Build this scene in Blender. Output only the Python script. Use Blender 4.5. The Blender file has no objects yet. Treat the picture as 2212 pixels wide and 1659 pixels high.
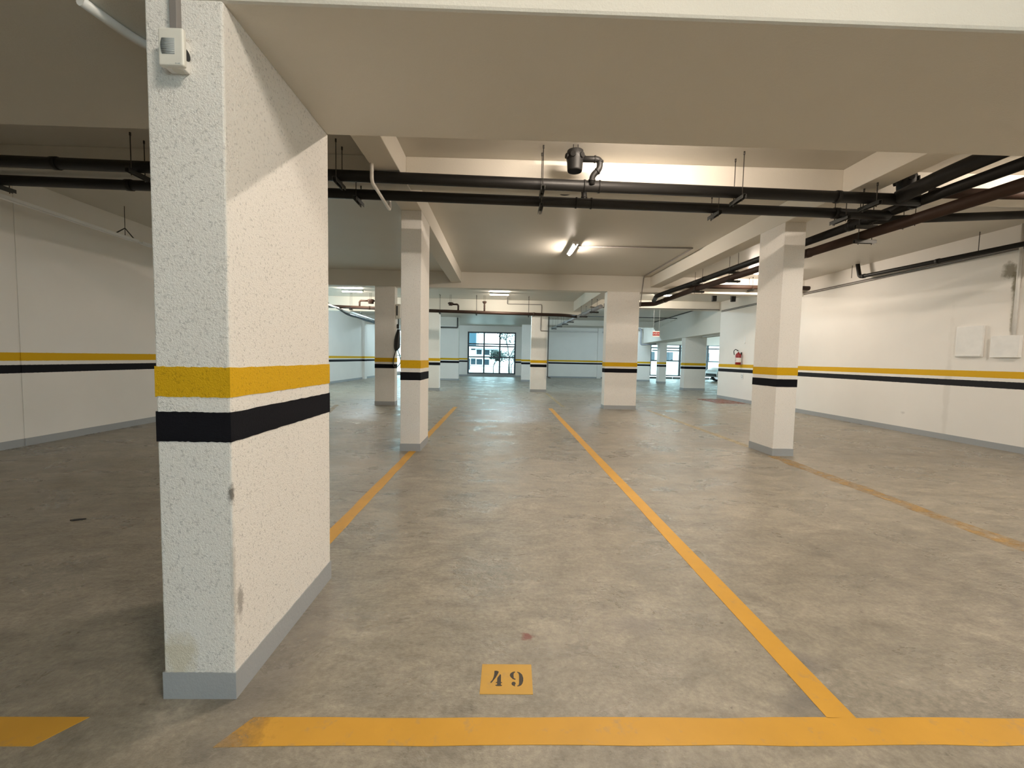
import bpy, bmesh, math, random
from mathutils import Vector, Matrix
from mathutils.geometry import tessellate_polygon

# ------------------------------------------------------------------ scene, camera, sky, exposure
scn = bpy.context.scene
COL = scn.collection
random.seed(7)
F_PX, PITCH, ROLL, YAW = 922.12, 0.0602365, 0.0200097, 0.0223930
IMG_W, IMG_H = 2212.0, 1659.0
_cy, _sy, _cp, _sp = math.cos(YAW), math.sin(YAW), math.cos(PITCH), math.sin(PITCH)
FW = Vector((_sy * _cp, _cy * _cp, -_sp))
RT0 = Vector((_cy, -_sy, 0))
UP0 = RT0.cross(FW)
RT = math.cos(ROLL) * RT0 + math.sin(ROLL) * UP0
UP = -math.sin(ROLL) * RT0 + math.cos(ROLL) * UP0
CAM = Vector((0, 0, 1.2))
cam_data = bpy.data.cameras.new('camera')
cam_data.sensor_fit = 'HORIZONTAL'
cam_data.sensor_width = 36.0
cam_data.lens = F_PX * 36.0 / IMG_W
cam_data.clip_start = 0.05
cam_data.clip_end = 300
cam = bpy.data.objects.new('camera', cam_data)
COL.objects.link(cam)
mw = Matrix((RT, UP, -FW)).transposed().to_4x4()
mw.translation = CAM
cam.matrix_world = mw
scn.camera = cam

world = bpy.data.worlds.new('sky')
scn.world = world
world.use_nodes = True
_bg = world.node_tree.nodes['Background']
_bg.inputs['Color'].default_value = (0.72, 0.93, 1.0, 1)
_bg.inputs['Strength'].default_value = 5.5

vs = scn.view_settings
vs.view_transform = 'Standard'
vs.look = 'None'
vs.exposure = 0.36
vs.gamma = 1.0
vs.use_curve_mapping = False
scn.cycles.max_bounces = 10
scn.cycles.diffuse_bounces = 7
scn.cycles.glossy_bounces = 4
scn.cycles.transparent_max_bounces = 12
scn.cycles.sample_clamp_indirect = 6.0
scn.cycles.caustics_reflective = False
scn.cycles.caustics_refractive = False

LAMP = (1.0, 0.85, 0.70)          # warm tube light
LAMP_E = 450.0


def ground(u, v, z=0.0):
    """point on the horizontal plane z from a photo measurement"""
    r = RT * ((u - IMG_W / 2) / F_PX) - UP * ((v - IMG_H / 2) / F_PX) + FW
    return CAM + r * ((z - CAM.z) / r.z)


# ------------------------------------------------------------------ materials
def new_mat(name):
    m = bpy.data.materials.new(name)
    m.use_nodes = True
    nt = m.node_tree
    b = nt.nodes['Principled BSDF']
    return m, nt, b


def N(nt, kind, **kw):
    n = nt.nodes.new(kind)
    for k, v in kw.items():
        setattr(n, k, v)
    return n


def L(nt, a, b):
    nt.links.new(a, b)


def rgb(c):
    return (c[0], c[1], c[2], 1.0)


def pos(nt):
    return N(nt, 'ShaderNodeNewGeometry').outputs['Position']


def noise(nt, vec, scale, detail=4, rough=0.55, dist=0.0):
    n = N(nt, 'ShaderNodeTexNoise')
    n.inputs['Scale'].default_value = scale
    n.inputs['Detail'].default_value = detail
    n.inputs['Roughness'].default_value = rough
    n.inputs['Distortion'].default_value = dist
    L(nt, vec, n.inputs['Vector'])
    return n.outputs['Fac']


def ramp(nt, fac, stops):
    r = N(nt, 'ShaderNodeValToRGB')
    cr = r.color_ramp
    while len(cr.elements) < len(stops):
        cr.elements.new(0.5)
    for e, (p, c) in zip(cr.elements, stops):
        e.position = p
        e.color = rgb(c) if hasattr(c, '__len__') else (c, c, c, 1)
    L(nt, fac, r.inputs['Fac'])
    return r.outputs['Color']


def mix(nt, fac, a, b, blend='MIX'):
    m = N(nt, 'ShaderNodeMix', data_type='RGBA', blend_type=blend)
    for sock, val in ((m.inputs[0], fac), (m.inputs[6], a), (m.inputs[7], b)):
        if hasattr(val, 'is_linked') or isinstance(val, bpy.types.NodeSocket):
            L(nt, val, sock)
        elif hasattr(val, '__len__'):
            sock.default_value = rgb(val)
        else:
            sock.default_value = val
    return m.outputs[2]


def math_n(nt, op, a, b=None, c=None):
    m = N(nt, 'ShaderNodeMath', operation=op)
    for i, val in enumerate((a, b, c)):
        if val is None:
            continue
        if isinstance(val, bpy.types.NodeSocket):
            L(nt, val, m.inputs[i])
        else:
            m.inputs[i].default_value = val
    return m.outputs[0]


def band(nt, z, lo, hi, soft=0.0015):
    a = N(nt, 'ShaderNodeMapRange')
    a.inputs['From Min'].default_value = lo - soft
    a.inputs['From Max'].default_value = lo + soft
    L(nt, z, a.inputs['Value'])
    b = N(nt, 'ShaderNodeMapRange')
    b.inputs['From Min'].default_value = hi + soft
    b.inputs['From Max'].default_value = hi - soft
    L(nt, z, b.inputs['Value'])
    return math_n(nt, 'MULTIPLY', a.outputs[0], b.outputs[0])


def blob(nt, vec, centre, radii, edge=0.35, nscale=14.0, amount=0.9):
    """irregular spot with its own shape (stain or painted shade) at a place"""
    mp = N(nt, 'ShaderNodeVectorMath', operation='SUBTRACT')
    L(nt, vec, mp.inputs[0])
    mp.inputs[1].default_value = centre
    dv = N(nt, 'ShaderNodeVectorMath', operation='DIVIDE')
    L(nt, mp.outputs[0], dv.inputs[0])
    dv.inputs[1].default_value = radii
    ln = N(nt, 'ShaderNodeVectorMath', operation='LENGTH')
    L(nt, dv.outputs[0], ln.inputs[0])
    nz = noise(nt, vec, nscale, 5, 0.65)
    d = math_n(nt, 'ADD', ln.outputs['Value'], math_n(nt, 'MULTIPLY', math_n(nt, 'SUBTRACT', nz, 0.5), 2.4))
    mr = N(nt, 'ShaderNodeMapRange')
    mr.inputs['From Min'].default_value = 1.0 + edge
    mr.inputs['From Max'].default_value = 1.0 - edge
    mr.inputs['To Max'].default_value = amount
    L(nt, d, mr.inputs['Value'])
    return mr.outputs[0]


YELLOW = (0.70, 0.41, 0.012)
BLACK = (0.010, 0.010, 0.013)
WHITE = (0.86, 0.83, 0.79)
GREY = (0.37, 0.385, 0.40)


def plaster(name, base=WHITE, stripes=False, grain=90.0, bump=0.25, rough=0.75, stains_and_shade=(), dist=0.004, spec=0.3, pits=0.0):
    m, nt, b = new_mat(name)
    p = pos(nt)
    col = mix(nt, noise(nt, p, 1.3, 3), [c * 0.94 for c in base], [min(1, c * 1.03) for c in base])
    if pits:
        pn = ramp(nt, noise(nt, p, grain * 0.62, 3, 0.6), [(0.34, pits), (0.43, 0.0)])
        col = mix(nt, pn, col, [x * 0.40 for x in base])
    for (c, r, tint, amt, ns) in stains_and_shade:
        col = mix(nt, blob(nt, p, c, r, 0.4, ns, amt), col, tint)
    if stripes:
        z = N(nt, 'ShaderNodeSeparateXYZ')
        L(nt, p, z.inputs[0])
        zz = math_n(nt, 'ADD', z.outputs['Z'], math_n(nt, 'MULTIPLY', math_n(nt, 'SUBTRACT', noise(nt, p, 30, 2), 0.5), 0.006))
        col = mix(nt, band(nt, zz, 1.05, 1.15), col, YELLOW)
        col = mix(nt, band(nt, zz, 0.90, 1.0), col, BLACK)
    L(nt, col, b.inputs['Base Color'])
    b.inputs['Roughness'].default_value = rough
    b.inputs['Specular IOR Level'].default_value = spec
    h = math_n(nt, 'ADD', noise(nt, p, grain, 3, 0.6), math_n(nt, 'MULTIPLY', noise(nt, p, grain * 2.3, 2, 0.6), 0.5))
    bp = N(nt, 'ShaderNodeBump')
    bp.inputs['Strength'].default_value = bump
    bp.inputs['Distance'].default_value = dist
    L(nt, h, bp.inputs['Height'])
    L(nt, bp.outputs['Normal'], b.inputs['Normal'])
    return m


def simple(name, color, rough=0.5, metal=0.0, bump=0.0, bscale=60, var=0.08, spec=0.5):
    m, nt, b = new_mat(name)
    p = pos(nt)
    col = mix(nt, noise(nt, p, 9.0, 3), [c * (1 - var) for c in color], [min(1, c * (1 + var)) for c in color])
    L(nt, col, b.inputs['Base Color'])
    b.inputs['Roughness'].default_value = rough
    b.inputs['Metallic'].default_value = metal
    b.inputs['Specular IOR Level'].default_value = spec
    if bump:
        bp = N(nt, 'ShaderNodeBump')
        bp.inputs['Strength'].default_value = bump
        bp.inputs['Distance'].default_value = 0.003
        L(nt, noise(nt, p, bscale, 3), bp.inputs['Height'])
        L(nt, bp.outputs['Normal'], b.inputs['Normal'])
    return m


def road_paint(name, color, wear=0.5, fade=0.0, worn_end=None):
    """yellow line paint, worn through to the concrete in patches"""
    m, nt, b = new_mat(name)
    p = pos(nt)
    c = mix(nt, noise(nt, p, 5.0, 4), [x * 0.86 for x in color], [min(1, x * 1.12) for x in color])
    fleck = ramp(nt, noise(nt, p, 14.0, 6, 0.7), [(0.60 - 0.10 * wear, 0.0), (0.74 - 0.10 * wear, 1.0)])
    c = mix(nt, math_n(nt, 'MULTIPLY', fleck, 0.35 + 0.3 * wear), c, (0.34, 0.26, 0.16))
    L(nt, c, b.inputs['Base Color'])
    b.inputs['Roughness'].default_value = 0.5
    b.inputs['Specular IOR Level'].default_value = 0.3
    if worn_end:
        s_ = N(nt, 'ShaderNodeSeparateXYZ')
        L(nt, p, s_.inputs[0])
        e_ = N(nt, 'ShaderNodeMapRange')
        e_.inputs['From Min'].default_value = worn_end[0]
        e_.inputs['From Max'].default_value = worn_end[1]
        L(nt, math_n(nt, 'ADD', s_.outputs['X'], math_n(nt, 'MULTIPLY', math_n(nt, 'SUBTRACT', noise(nt, p, 12.0, 7, 0.75), 0.5), 0.35)), e_.inputs['Value'])
        L(nt, e_.outputs[0], b.inputs['Alpha'])
    if fade > 0:
        a = ramp(nt, noise(nt, p, 8.0, 8, 0.75), [(0.34, 1.0 - 0.25 * fade), (0.64, max(0.06, 0.75 - fade))])
        L(nt, a, b.inputs['Alpha'])
    return m


def floor_mat():
    m, nt, b = new_mat('polished_concrete')
    p = pos(nt)
    mp = N(nt, 'ShaderNodeMapping')
    mp.inputs['Scale'].default_value = (0.75, 1.15, 1.0)
    L(nt, p, mp.inputs['Vector'])
    v = mp.outputs[0]
    big = noise(nt, v, 0.55, 5, 0.6, 0.4)
    mid = noise(nt, v, 2.1, 6, 0.65, 0.6)
    fine = noise(nt, v, 11.0, 6, 0.7, 0.3)
    c = ramp(nt, big, [(0.30, (0.245, 0.221, 0.180)), (0.50, (0.308, 0.279, 0.227)), (0.70, (0.362, 0.330, 0.270))])
    c = mix(nt, ramp(nt, mid, [(0.36, 0.35), (0.52, 0.0)]), c, (0.235, 0.215, 0.18))
    c = mix(nt, ramp(nt, mid, [(0.58, 0.0), (0.74, 0.55)]), c, (0.47, 0.425, 0.36))
    c = mix(nt, ramp(nt, fine, [(0.33, 0.30), (0.46, 0.0)]), c, (0.21, 0.195, 0.165))
    c = mix(nt, ramp(nt, fine, [(0.60, 0.0), (0.74, 0.40)]), c, (0.52, 0.47, 0.40))
    mott = ramp(nt, noise(nt, v, 5.5, 10, 0.74, 0.5), [(0.30, 0.68), (0.70, 1.30)])
    c = mix(nt, 1.0, c, mott, 'MULTIPLY')
    speck = ramp(nt, noise(nt, p, 42.0, 6, 0.7), [(0.32, 0.78), (0.68, 1.20)])
    c = mix(nt, 1.0, c, speck, 'MULTIPLY')
    pit = ramp(nt, noise(nt, p, 21.0, 6, 0.72), [(0.315, 0.65), (0.36, 0.0)])
    c = mix(nt, pit, c, (0.13, 0.12, 0.10))
    # dark flecks and scuffed skin of the cement
    crack = noise(nt, v, 3.3, 8, 0.75, 1.4)
    c = mix(nt, ramp(nt, crack, [(0.485, 0.0), (0.5, 0.28), (0.515, 0.0)]), c, (0.19, 0.175, 0.155))
    # joints across the bays, glints on their lips painted in as pale bands
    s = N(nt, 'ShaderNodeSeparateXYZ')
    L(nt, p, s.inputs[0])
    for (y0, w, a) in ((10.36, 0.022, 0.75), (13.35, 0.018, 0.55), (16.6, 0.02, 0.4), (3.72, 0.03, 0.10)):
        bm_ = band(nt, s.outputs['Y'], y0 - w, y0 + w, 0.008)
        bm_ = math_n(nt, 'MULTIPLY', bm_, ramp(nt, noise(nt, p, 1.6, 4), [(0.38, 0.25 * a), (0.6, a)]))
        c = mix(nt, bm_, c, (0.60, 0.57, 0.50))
    # dark grey overspray where the column base was painted, rust-red smudge in the bay
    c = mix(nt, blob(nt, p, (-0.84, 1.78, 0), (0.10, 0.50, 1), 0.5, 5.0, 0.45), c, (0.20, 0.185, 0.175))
    c = mix(nt, blob(nt, p, (0.126, 1.775, 0), (0.024, 0.022, 1), 0.3, 38.0, 0.85), c, (0.20, 0.055, 0.045))
    c = mix(nt, blob(nt, p, (1.22, 1.62, 0), (0.10, 0.05, 1), 0.5, 9.0, 0.6), c, (0.19, 0.175, 0.165))
    c = mix(nt, blob(nt, p, (1.10, 1.42, 0), (0.10, 0.05, 1), 0.5, 9.0, 0.7), c, (0.17, 0.16, 0.15))
    c = mix(nt, blob(nt, p, (0.62, 1.85, 0), (0.10, 0.07, 1), 0.5, 8.0, 0.55), c, (0.21, 0.19, 0.175))
    c = mix(nt, blob(nt, p, (-1.75, 4.7, 0), (0.35, 0.45, 1), 0.5, 5.0, 0.55), c, (0.47, 0.43, 0.37))
    L(nt, c, b.inputs['Base Color'])
    r = ramp(nt, mid, [(0.32, 0.20), (0.66, 0.46)])
    L(nt, r, b.inputs['Roughness'])
    b.inputs['Specular IOR Level'].default_value = 0.45
    mp2 = N(nt, 'ShaderNodeMapping')
    mp2.inputs['Scale'].default_value = (1.0, 1.8, 1.0)
    L(nt, p, mp2.inputs['Vector'])
    h = math_n(nt, 'ADD', noise(nt, mp2.outputs[0], 4.5, 7, 0.72), math_n(nt, 'MULTIPLY', fine, 0.1))
    bp = N(nt, 'ShaderNodeBump')
    bp.inputs['Strength'].default_value = 0.5
    bp.inputs['Distance'].default_value = 0.03
    L(nt, h, bp.inputs['Height'])
    L(nt, bp.outputs['Normal'], b.inputs['Normal'])
    return m


def emit(name, color, strength):
    m = bpy.data.materials.new(name)
    m.use_nodes = True
    nt = m.node_tree
    nt.nodes.clear()
    e = N(nt, 'ShaderNodeEmission')
    e.inputs['Color'].default_value = rgb(color)
    e.inputs['Strength'].default_value = strength
    o = N(nt, 'ShaderNodeOutputMaterial')
    L(nt, e.outputs[0], o.inputs[0])
    return m


def glass_mat():
    m = bpy.data.materials.new('window_glass')
    m.use_nodes = True
    nt = m.node_tree
    nt.nodes.clear()
    t = N(nt, 'ShaderNodeBsdfTransparent')
    t.inputs['Color'].default_value = (0.86, 0.96, 0.97, 1)
    g = N(nt, 'ShaderNodeBsdfGlossy')
    g.inputs['Roughness'].default_value = 0.02
    f = N(nt, 'ShaderNodeFresnel')
    f.inputs['IOR'].default_value = 1.45
    x = N(nt, 'ShaderNodeMixShader')
    front = math_n(nt, 'SUBTRACT', 1.0, N(nt, 'ShaderNodeNewGeometry').outputs['Backfacing'])
    L(nt, math_n(nt, 'MULTIPLY', f.outputs[0], front), x.inputs[0])
    L(nt, t.outputs[0], x.inputs[1])
    L(nt, g.outputs[0], x.inputs[2])
    o = N(nt, 'ShaderNodeOutputMaterial')
    L(nt, x.outputs[0], o.inputs[0])
    return m


M = {}
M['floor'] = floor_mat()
M['stucco'] = plaster('rough_stucco', grain=150.0, bump=0.7, dist=0.004, pits=0.3, spec=0.15)
M['stucco_near'] = plaster('rough_stucco_scuffed', grain=150.0, bump=0.75, dist=0.005, pits=0.42, spec=0.15, stains_and_shade=[
    ((-0.905, 1.470, 0.33), (0.03, 0.016, 0.05), (0.17, 0.15, 0.13), 0.6, 90.0),
    ((-1.10, 1.43, 0.15), (0.05, 0.05, 0.07), (0.66, 0.59, 0.44), 0.7, 14.0),
    ((-0.905, 1.436, 0.72), (0.012, 0.012, 0.03), (0.16, 0.14, 0.12), 0.9, 50.0),
    ((-0.905, 1.436, 0.40), (0.010, 0.012, 0.20), (0.42, 0.39, 0.35), 0.45, 30.0)])
M['wall'] = plaster('striped_wall_plaster', stripes=True, grain=45.0, bump=0.12, spec=0.12)
M['wall_right'] = plaster('striped_wall_plaster_mould_shade', stripes=True, grain=45.0, bump=0.12, stains_and_shade=[
    ((7.33, 6.12, 2.62), (0.2, 0.09, 0.10), (0.20, 0.17, 0.11), 0.8, 12.0),
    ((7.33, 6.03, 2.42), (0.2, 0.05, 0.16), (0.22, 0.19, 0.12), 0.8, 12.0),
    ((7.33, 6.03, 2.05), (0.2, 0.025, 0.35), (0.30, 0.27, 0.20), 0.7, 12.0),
    ((7.33, 6.86, 0.6), (0.2, 0.045, 1.2), (0.70, 0.67, 0.62), 0.45, 4.0),  # soft shade strip of the pilaster edge, painted into the wall colour
    ((7.33, 7.60, 0.35), (0.2, 0.03, 0.025), (0.50, 0.48, 0.45), 0.5, 20.0)])
M['plain_wall'] = plaster('plain_wall_plaster', grain=45.0, bump=0.12)
M['ceiling'] = plaster('satin_ceiling_paint', base=(0.62, 0.59, 0.53), grain=28.0, bump=0.12, rough=0.42)
M['beam'] = plaster('beam_paint', base=(0.71, 0.675, 0.61), grain=90.0, bump=0.4, rough=0.7, spec=0.2)
M['grey'] = plaster('grey_base_paint', base=GREY, grain=60.0, bump=0.4, rough=0.55)
M['yellow'] = plaster('yellow_band_paint', base=YELLOW, grain=150.0, bump=0.8, rough=0.7, dist=0.004, spec=0.12, pits=0.35)
M['black_band'] = plaster('black_band_paint', base=BLACK, grain=150.0, bump=0.5, rough=0.8, dist=0.003, spec=0.06)
M['line'] = road_paint('yellow_line_paint', (0.62, 0.335, 0.045), 0.35)
M['line_front'] = road_paint('yellow_line_paint_worn_end', (0.62, 0.335, 0.045), 0.35, worn_end=(-0.90, -0.70))
M['line_faded'] = road_paint('faded_line_paint', (0.53, 0.33, 0.11), 0.6, 0.85)
M['line_pale'] = road_paint('pale_line_paint', (0.60, 0.50, 0.30), 0.7, 0.45)
M['plate'] = road_paint('number_ground_paint', (0.58, 0.345, 0.075), 0.2)
M['digit'] = simple('stencil_black', (0.035, 0.028, 0.02), 0.6, var=0.35)
M['black_pvc'] = simple('black_pvc', (0.011, 0.0105, 0.010), 0.5, spec=0.3)
M['brown_pvc'] = simple('brown_pvc', (0.042, 0.023, 0.016), 0.55, spec=0.25)
M['grey_pvc'] = simple('grey_pvc', (0.30, 0.30, 0.32), 0.45)
M['white_pvc'] = simple('white_pvc', (0.78, 0.76, 0.73), 0.4)
M['grey_conduit'] = simple('grey_conduit', (0.23, 0.21, 0.20), 0.5)
M['dark_conduit'] = simple('dark_conduit', (0.06, 0.058, 0.055), 0.5)
M['rod'] = simple('threaded_rod_steel', (0.055, 0.05, 0.045), 0.45, 0.6)
M['channel'] = simple('galvanised_channel', (0.055, 0.055, 0.052), 0.5, 0.4, var=0.3)
M['tray'] = simple('galvanised_tray', (0.90, 0.91, 0.92), 0.3, 0.0, var=0.03)
M['frame'] = simple('dark_window_frame', (0.045, 0.06, 0.075), 0.4)
M['glass'] = glass_mat()
M['plastic'] = simple('ivory_plastic', (0.74, 0.72, 0.66), 0.45)
M['plastic_white'] = simple('white_plastic', (0.82, 0.81, 0.79), 0.4)
M['lens'] = simple('fresnel_lens_plastic', (0.33, 0.36, 0.37), 0.3, bump=0.3, bscale=300)
M['hole'] = simple('dark_opening', (0.012, 0.012, 0.012), 0.5)
M['red'] = simple('extinguisher_red', (0.27, 0.012, 0.015), 0.3)
M['sign_red'] = simple('sign_red', (0.40, 0.015, 0.013), 0.5, spec=0.2)
M['paper'] = simple('white_label', (0.82, 0.80, 0.77), 0.6)
M['rubber'] = simple('black_rubber', (0.012, 0.012, 0.012), 0.5)
M['red_floor'] = road_paint('red_floor_paint', (0.30, 0.075, 0.05), 0.7, 0.55)
M['tube'] = emit('lamp_tube_glow', LAMP, LAMP_E)
M['tube_far'] = emit('lamp_tube_glow_far', (1.0, 0.89, 0.74), LAMP_E)
M['tube_cool_fill'] = emit('cool_fill_tube_glow', (0.66, 0.88, 1.0), LAMP_E * 0.8)
M['tube_strong'] = emit('strong_tube_glow', LAMP, LAMP_E * 1.2)
M['tube_dim'] = emit('weak_tube_glow', (1.0, 0.90, 0.76), LAMP_E * 0.95)
M['glow_small'] = emit('emergency_light_glow', (1.0, 0.95, 0.85), 4.0)
M['facade'] = simple('facade_paint', (0.80, 0.83, 0.82), 0.8)
M['facade_blue'] = simple('blue_glass_facade', (0.014, 0.06, 0.09), 0.4)
M['pane_out'] = simple('tinted_pane', (0.013, 0.03, 0.042), 0.2)
M['bark'] = simple('bark', (0.012, 0.02, 0.018), 0.8)
M['leaf'] = simple('leaf', (0.014, 0.04, 0.034), 0.6, var=0.3)
M['paving'] = simple('outdoor_paving', (0.62, 0.62, 0.60), 0.8)
M['car'] = simple('white_car_paint', (0.80, 0.81, 0.82), 0.2)
M['tyre'] = simple('tyre', (0.015, 0.015, 0.016), 0.7)
M['rim'] = simple('alloy_rim', (0.60, 0.61, 0.62), 0.3, 0.7)
M['stop'] = simple('wheel_stop_concrete', (0.20, 0.22, 0.24), 0.8)


# ------------------------------------------------------------------ mesh builder
class MB:
    def __init__(self):
        self.v, self.f, self.smooth = [], [], []

    def box(self, x0, x1, y0, y1, z0, z1, M4=None):
        n = len(self.v)
        pts = [(x, y, z) for z in (z0, z1) for y in (y0, y1) for x in (x0, x1)]
        if M4 is not None:
            pts = [tuple(M4 @ Vector(p)) for p in pts]
        self.v += pts
        for q in ((0, 2, 3, 1), (4, 5, 7, 6), (0, 1, 5, 4), (2, 6, 7, 3), (0, 4, 6, 2), (1, 3, 7, 5)):
            self.f.append([n + i for i in q])
            self.smooth.append(False)
        return self

    def prism(self, poly, z0, z1):
        """vertical prism over an xy polygon (counter-clockwise)"""
        n = len(self.v)
        k = len(poly)
        self.v += [(x, y, z0) for x, y in poly] + [(x, y, z1) for x, y in poly]
        self.f.append([n + i for i in reversed(range(k))])
        self.f.append([n + k + i for i in range(k)])
        self.smooth += [False, False]
        for i in range(k):
            j = (i + 1) % k
            self.f.append([n + i, n + j, n + k + j, n + k + i])
            self.smooth.append(False)
        return self

    def flat(self, poly, z0, z1):
        """thin plate from a (possibly concave) xy outline"""
        n = len(self.v)
        k = len(poly)
        area = sum(poly[i][0] * poly[(i + 1) % k][1] - poly[(i + 1) % k][0] * poly[i][1] for i in range(k))
        if area < 0:
            poly = poly[::-1]
        self.v += [(x, y, z0) for x, y in poly] + [(x, y, z1) for x, y in poly]
        for t in tessellate_polygon([[Vector((x, y, 0)) for x, y in poly]]):
            a, b, c = t
            (x0, y0), (x1, y1), (x2, y2) = poly[a], poly[b], poly[c]
            if (x1 - x0) * (y2 - y0) - (x2 - x0) * (y1 - y0) < 0:
                b, c = c, b
            self.f.append([n + k + a, n + k + b, n + k + c])
            self.smooth.append(False)
        for i in range(k):
            j = (i + 1) % k
            self.f.append([n + i, n + j, n + k + j, n + k + i])
            self.smooth.append(False)
        return self

    def tube(self, pts, r, seg=14, bend=0.0, cap=True, radii=None, steps=6):
        P = [Vector(p) for p in pts]
        if bend > 0 and len(P) > 2:
            Q = [P[0]]
            for i in range(1, len(P) - 1):
                a, b, c = P[i - 1], P[i], P[i + 1]
                d0, d1 = (a - b), (c - b)
                t = min(bend, d0.length * 0.45, d1.length * 0.45)
                s, e = b + d0.normalized() * t, b + d1.normalized() * t
                for k in range(steps + 1):
                    w = k / steps
                    Q.append((1 - w) ** 2 * s + 2 * w * (1 - w) * b + w * w * e)
            Q.append(P[-1])
            P = Q
        n0 = len(self.v)
        d = (P[1] - P[0]).normalized()
        ref = Vector((0, 0, 1)) if abs(d.z) < 0.9 else Vector((1, 0, 0))
        nrm = d.cross(ref).normalized()
        for i, p in enumerate(P):
            if i == 0:
                t = (P[1] - P[0])
            elif i == len(P) - 1:
                t = (P[-1] - P[-2])
            else:
                t = (P[i + 1] - P[i]).normalized() + (P[i] - P[i - 1]).normalized()
            t = t.normalized()
            nrm = (nrm - t * nrm.dot(t)).normalized()
            bi = t.cross(nrm)
            rr = radii[i] if radii else r
            for k in range(seg):
                a = 2 * math.pi * k / seg
                self.v.append(tuple(p + nrm * (rr * math.cos(a)) + bi * (rr * math.sin(a))))
        for i in range(len(P) - 1):
            for k in range(seg):
                k2 = (k + 1) % seg
                self.f.append([n0 + i * seg + k, n0 + i * seg + k2, n0 + (i + 1) * seg + k2, n0 + (i + 1) * seg + k])
                self.smooth.append(True)
        if cap:
            self.f.append([n0 + k for k in reversed(range(seg))])
            e = n0 + (len(P) - 1) * seg
            self.f.append([e + k for k in range(seg)])
            self.smooth += [False, False]
        return self

    def lathe(self, prof, centre, axis='Z', seg=24):
        """prof: list of (radius, height) from low to high"""
        c = Vector(centre)
        n0 = len(self.v)
        for (r, h) in prof:
            for k in range(seg):
                a = 2 * math.pi * k / seg
                x, y = r * math.cos(a), r * math.sin(a)
                q = {'Z': (x, y, h), 'Y': (x, h, -y), 'X': (h, x, y)}[axis]
                self.v.append(tuple(c + Vector(q)))
        for i in range(len(prof) - 1):
            for k in range(seg):
                k2 = (k + 1) % seg
                self.f.append([n0 + i * seg + k, n0 + i * seg + k2, n0 + (i + 1) * seg + k2, n0 + (i + 1) * seg + k])
                self.smooth.append(True)
        self.f.append([n0 + k for k in reversed(range(seg))])
        e = n0 + (len(prof) - 1) * seg
        self.f.append([e + k for k in range(seg)])
        self.smooth += [False, False]
        return self

    def build(self, name, mat, parent=None, bevel=0.0, seg=2):
        me = bpy.data.meshes.new(name)
        org = Vector(parent.location) if parent is not None and parent.parent is None else Vector((0, 0, 0))
        if parent is not None and parent.parent is not None:
            org = Vector(parent.parent.location)
        me.from_pydata([tuple(Vector(q) - org) for q in self.v], [], self.f)
        me.polygons.foreach_set('use_smooth', self.smooth)
        me.materials.append(mat)
        me.update()
        o = bpy.data.objects.new(name, me)
        COL.objects.link(o)
        if parent is not None:
            o.parent = parent
        if bevel > 0:
            bv = o.modifiers.new('bevel', 'BEVEL')
            bv.width = bevel
            bv.segments = seg
            bv.limit_method = 'ANGLE'
            bv.angle_limit = math.radians(40)
        return o


def thing(name, loc, label, cat, group=None):
    o = bpy.data.objects.new(name, None)
    o.empty_display_size = 0.1
    o.location = loc
    COL.objects.link(o)
    o['label'] = label
    o['category'] = cat
    if group:
        o['group'] = group
    return o


def tag(o, label, cat, group=None):
    o['label'] = label
    o['category'] = cat
    if group:
        o['group'] = group
    return o


def struct(o, label=None):
    o['kind'] = 'structure'
    if label:
        o['label'] = label
    return o


# ------------------------------------------------------------------ the setting
SLAB = 3.24
LW, RW = -5.87, 7.32          # near side walls
FAR = 27.6
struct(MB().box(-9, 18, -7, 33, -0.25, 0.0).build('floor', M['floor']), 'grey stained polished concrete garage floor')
struct(MB().box(-9, 18, -7, 33, SLAB, SLAB + 0.25).build('ceiling', M['ceiling']), 'white painted concrete slab ceiling')


def wall(name, mat, x0, x1, y0, y1, z0=0.0, z1=SLAB, label=None):
    return struct(MB().box(x0, x1, y0, y1, z0, z1).build(name, mat), label)


wall('wall_left', M['wall'], LW - 0.3, LW, -7, 10.5, label='left garage wall with yellow and black stripes')
wall('wall_left_jog', M['wall'], -7.4, LW, 10.5, 10.75)
wl = MB()
wl.box(-7.4, -7.1, 16.2, FAR, 0, SLAB)
wl.box(-7.4, -7.1, 10.75, 11.2, 0, SLAB)
wl.box(-7.4, -7.1, 11.2, 16.2, 0, 0.9)
wl.box(-7.4, -7.1, 11.2, 16.2, 2.7, SLAB)
struct(wl.build('wall_left_far', M['wall']))
wg = MB()  # side window added out of sight so daylight reaches the far walls
for y_ in (11.2, 12.85, 14.5, 16.15):
    wg.box(-7.28, -7.22, y_, y_ + 0.05, 0.9, 2.7)
for z_ in (0.9, 1.8, 2.65):
    wg.box(-7.28, -7.22, 11.2, 16.2, z_, z_ + 0.05)
wg_o = struct(wg.build('window_added_left', M['frame']), 'added side window in the far left wall, unseen behind the near column')
for y_ in (11.2, 12.85, 14.5):
    MB().box(-7.254, -7.246, y_ + 0.05, y_ + 1.65, 0.95, 2.65).build('pane', M['glass'], wg_o)  # panes of the added side window
wall('wall_left_pilaster', M['wall'], LW, LW + 0.008, 5.33, 5.99)
wall('wall_left_near_pilaster', M['wall'], LW, LW + 0.05, -7, 4.0)
wall('wall_right', M['wall_right'], RW, RW + 0.3, -7, 14.36, label='right garage wall with yellow and black stripes')
wb = MB()                                                     # wall behind the camera with the open garage gate
wb.box(-9, 0.3, -7.3, -7, 0, SLAB)
wb.box(5.0, 9, -7.3, -7, 0, SLAB)
wb.box(0.3, 5.0, -7.3, -7, 2.5, SLAB)
struct(wb.build('wall_back', M['plain_wall']))
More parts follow.
